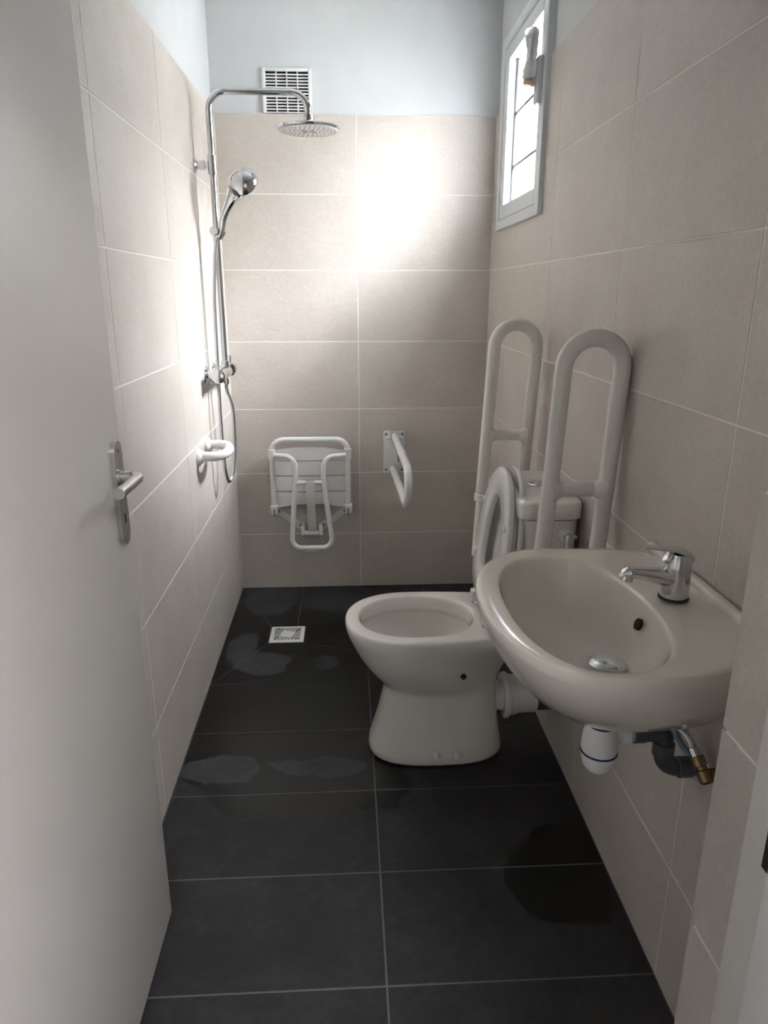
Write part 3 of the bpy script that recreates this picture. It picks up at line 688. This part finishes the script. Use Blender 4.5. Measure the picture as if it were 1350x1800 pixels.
# ------------------------------------------------------------------ wash basin
BY = 1.110
wbz = .872
bs = empty('wash_basin', (.95, BY, .68), 'bone-white ceramic wash basin mounted on the right wall', 'wash basin')
NB = 72
def outl(z, sx=1.0, sy_=1.0, zback=None):
    """D-shaped outline; sx, sy_ shrink the front towards the wall and the centre line"""
    pts = []
    for k in range(NB):
        a = 2*PI*k/NB; c, s = math.cos(a), math.sin(a)
        xm = .935
        if c < 0:
            x = xm+.191*math.copysign(abs(c)**(2/2.25), c); y = .267*math.copysign(abs(s)**(2/2.25), s)
        else:
            x = xm+.2165*abs(c)**(2/4.); y = (.267-.018*(x-xm)/.2165)*math.copysign(abs(s)**(2/4.), s)
        x = 1.1515-(1.1515-x)*sx; y = BY+y*sy_
        zz = z if zback is None else z+(zback-z)*max(0, (x-1.02)/.13)
        pts.append((x, y, zz))
    return pts
def innl(z, s=1.0, cx=.9095, cy=1.0955, tx=0, ty=0):
    pts = []
    for k in range(NB):
        a = 2*PI*k/NB; c, s_ = math.cos(a), math.sin(a); e = 2/2.35
        x = .1225*math.copysign(abs(c)**e, c)*s; y = .2275*math.copysign(abs(s_)**e, s_)*s
        pts.append((cx+tx+x, cy+ty+y, z))
    return pts
loops = [outl(.662, .50, .22), outl(.664, .58, .30), outl(.688, .71, .47), outl(.722, .80, .645), outl(.76, .88, .80), outl(.795, .937, .905), outl(.818, .968, .955), outl(.835, .987, .982), outl(.846, .995, .993), outl(.852, 1, 1, .862), outl(.866, 1, 1, .876), outl(.870, .9965, .9975, .881), outl(.872, .986, .990, .883)]
loops += [innl(.8718, 1.035), innl(.8708, 1.008), innl(.867, .988), innl(.857, .968), innl(.83, .905, tx=.002), innl(.793, .775, tx=.010), innl(.768, .61, tx=.023), innl(.753, .42, tx=.042), innl(.747, .2, tx=.06), innl(.745, .12, tx=.064)]
bsn = finish('basin', *loft(loops), 'ceramic_warm', bs, angle=70)
bsn.modifiers.new('sub', 'SUBSURF').levels = 1; bsn.modifiers['sub'].render_levels = 1
finish('upstand', *bbox(1.132, 1.1528, BY-.238, BY+.238, .872, .894, .007, 3), 'ceramic_warm', bs)
finish('overflow_hole', *lathe((1.018, 1.085, .835), (-1, 0, .42), [(0, .0105), (.0045, .0105)], 20), 'dark', bs)
pp = finish('pop_up_plug', *lathe((.9735, 1.0955, .7465), (0, 0, 1), [(0, .022), (.006, .022), (.007, .034), (.011, .0345), (.015, .030), (.0175, .018), (.018, 0)], 32), 'chrome', bs)

# mixer tap
tp = empty('mixer_tap', (1.076, 1.098, .872), 'chrome single-lever mixer tap on the basin deck', 'tap')
tx, ty = 1.078, 1.098
finish('body', *loft([[(tx+dx+r*math.cos(2*PI*k/28), ty+r*math.sin(2*PI*k/28), z) for k in range(28)] for dx, r, z in ((0, .0225, .874), (0, .0245, .876), (0, .024, .890), (.001, .0225, .92), (.001, .0225, .935), (.002, .0215, .946), (.001, .0175, .954))]), 'chrome', tp, angle=50)
finish('base_ring', *lathe((tx, ty, .8725), (0, 0, 1), [(0, .0255), (.0025, .0255)], 28), 'rubber', tp)
def oval(path, ws, hs, n=18):
    L = []
    for (x, y, z), w, h, an in [(p[:3], w, h, p[3]) for p, w, h in zip(path, ws, hs)]:
        L.append([(x+h*math.sin(an)*math.sin(2*PI*k/n), y+w*math.cos(2*PI*k/n), z+h*math.cos(an)*math.sin(2*PI*k/n)) for k in range(n)])
    return loft(L)
sp = finish('spout', *oval([(tx-.004, ty, .908, 0), (tx-.025, ty, .912, .05), (tx-.05, ty, .9165, .1), (tx-.075, ty, .9205, .1), (tx-.088, ty, .922, .1), (tx-.096, ty, .919, .3)], [.0205, .0185, .016, .014, .0135, .008], [.019, .015, .012, .0105, .010, .006]), 'chrome', tp, angle=50)
finish('aerator', *lathe((tx-.085, ty, .919), (-.18, 0, -1), [(0, .0115), (.012, .0115), (.013, .009)], 20), 'chrome', sp)
finish('lever', *oval([(tx+.022, ty, .945, .2), (tx+.008, ty, .955, .1), (tx-.012, ty, .9615, 0), (tx-.035, ty, .964, 0), (tx-.058, ty, .9655, 0), (tx-.068, ty, .9655, 0)], [.014, .019, .016, .011, .0085, .005], [.008, .007, .005, .0032, .0026, .0008]), 'chrome', tp, angle=50)
finish('lever_hub', *lathe((tx-.002, ty, .936), (-.6, 0, .5), [(0, .014), (.022, .013), (.024, .010)], 20), 'chrome', tp)

# bottle trap and waste pipe under the basin
bt = empty('bottle_trap', (.975, 1.095, .52), 'white bottle trap with grey elbow pipe under the basin', 'trap')
bx, by = .9745, 1.0955
finish('inlet_tube', *lathe((bx, by, .6240), (0, 0, 1), [(0, .018), (.036, .018)], 24), 'plastic', bt)
finish('inlet_nut', *lathe((bx, by, .6340), (0, 0, 1), [(0, .021), (.002, .025), (.018, .0255), (.020, .022)], 24), 'plastic', bt)
tb = finish('trap_body', *lathe((bx, by, .5780), (0, 0, 1), [(0, .0315), (.004, .033), (.03, .0315), (.046, .029), (.054, .026), (.056, .022)], 32), 'plastic', bt)
finish('seal_ring', *lathe((bx, by, .6315), (0, 0, 1), [(0, .0245), (.001, .0262), (.0035, .0262), (.0045, .0245)], 28), 'blue', tb)
finish('seal_ring', *lathe((bx, by, .5740), (0, 0, 1), [(0, .0315), (.001, .0336), (.0028, .0336), (.004, .0315)], 28), 'blue', tb)
finish('trap_cup', *lathe((bx, by, .5320), (0, 0, 1), [(0, 0), (.001, .010), (.006, .020), (.016, .0275), (.03, .031), (.042, .0322)], 32), 'plastic', bt)
on = finish('outlet_nut', *lathe((bx+.024, by, .6120), (1, 0, 0), [(0, .014), (.008, .015), (.010, .021), (.026, .022), (.030, .019), (.036, .0165), (.05, .0165)], 24), 'plastic', bt)
ep = finish('elbow_pipe', *tube(fillet([(bx+.062, by, .6120), (1.093, by-.004, .6120), (1.093, by-.006, .5400), (W-.0005, by-.006, .5380)], [.012, .030], 10), .0165, 22), 'greypipe', bt)
finish('pipe_socket', *lathe((1.093, by-.005, .5940), (0, 0, -1), [(0, .0178), (.002, .0198), (.026, .0198), (.028, .0178)], 24), 'greypipe', ep)
finish('pipe_socket', *lathe((bx+.058, by, .6120), (1, 0, 0), [(0, .0178), (.002, .0195), (.022, .0195), (.024, .0178)], 24), 'greypipe', ep)
finish('pipe_socket', *lathe((1.122, by-.006, .5385), (1, 0, 0), [(0, .0178), (.002, .0198), (.026, .0198), (.028, .0178)], 24), 'greypipe', ep)

sv = empty('supply_valve', (W, 1.01, .56), 'tarnished brass supply valve and flexible hose under the basin', 'valve')
finish('valve_stub', *lathe((W, 1.000, .590), (-1, 0, 0), [(0, .014), (.004, .014), (.006, .0105), (.02, .0105)], 14), 'brass', sv)
finish('valve_body', *lathe((W-.022, .995, .575), (-.2, .55, .62), [(0, .009), (.004, .0125), (.022, .0125), (.024, .009), (.03, .009), (.031, .012), (.046, .012), (.048, .008)], 12), 'brass', sv)
vb = Vector((W-.022, .995, .575))+Vector((-.2, .55, .62)).normalized()*.047
finish('hose_nut', *lathe(vb, (-.2, .55, .62), [(0, .0095), (.014, .0095), (.016, .007)], 8), 'chrome', sv)
v2 = vb+Vector((-.2, .55, .62)).normalized()*.012
finish('flexible_hose', *tube(spline([v2, v2+Vector((-.004, .012, .012)), v2+Vector((-.012, .025, .022)), v2+Vector((-.03, .045, .026))], 6), .006, 10), 'hose', sv)
finish('cold_hose', *tube(spline([(W-.025, 1.03, .605), (W-.035, 1.055, .598), (W-.045, 1.075, .615), (W-.048, 1.082, .635), (W-.050, 1.086, .652)], 6), .0055, 10), 'cyanhose', sv)

# ------------------------------------------------------------------ floor drain
fd = empty('floor_drain', (.254, 2.728, 0), 'white square floor drain grate in the black shower floor', 'drain')
gp = finish('grate', *bbox(DR[0]+.002, DR[1]-.002, DR[2]+.002, DR[3]-.002, -.008, .0022, .0015), 'plastic', fd)
gx, gy = (DR[0]+DR[1])/2, (DR[2]+DR[3])/2
for s in range(4):
    ca, sa = math.cos(s*PI/2), math.sin(s*PI/2)
    for k in range(7):
        t = k/6; x0 = -.052+.088*t; ln = .030*(1-.72*t)+.006
        a = (x0, -.055); b = (x0+.55*ln, -.055+ln)
        P = [(gx+ca*p-sa*q, gy+sa*p+ca*q, .0019) for p, q in (a, b)]
        finish('slot', *tube(P, .0021, 6), 'dark', gp)

tp.location.z += .007
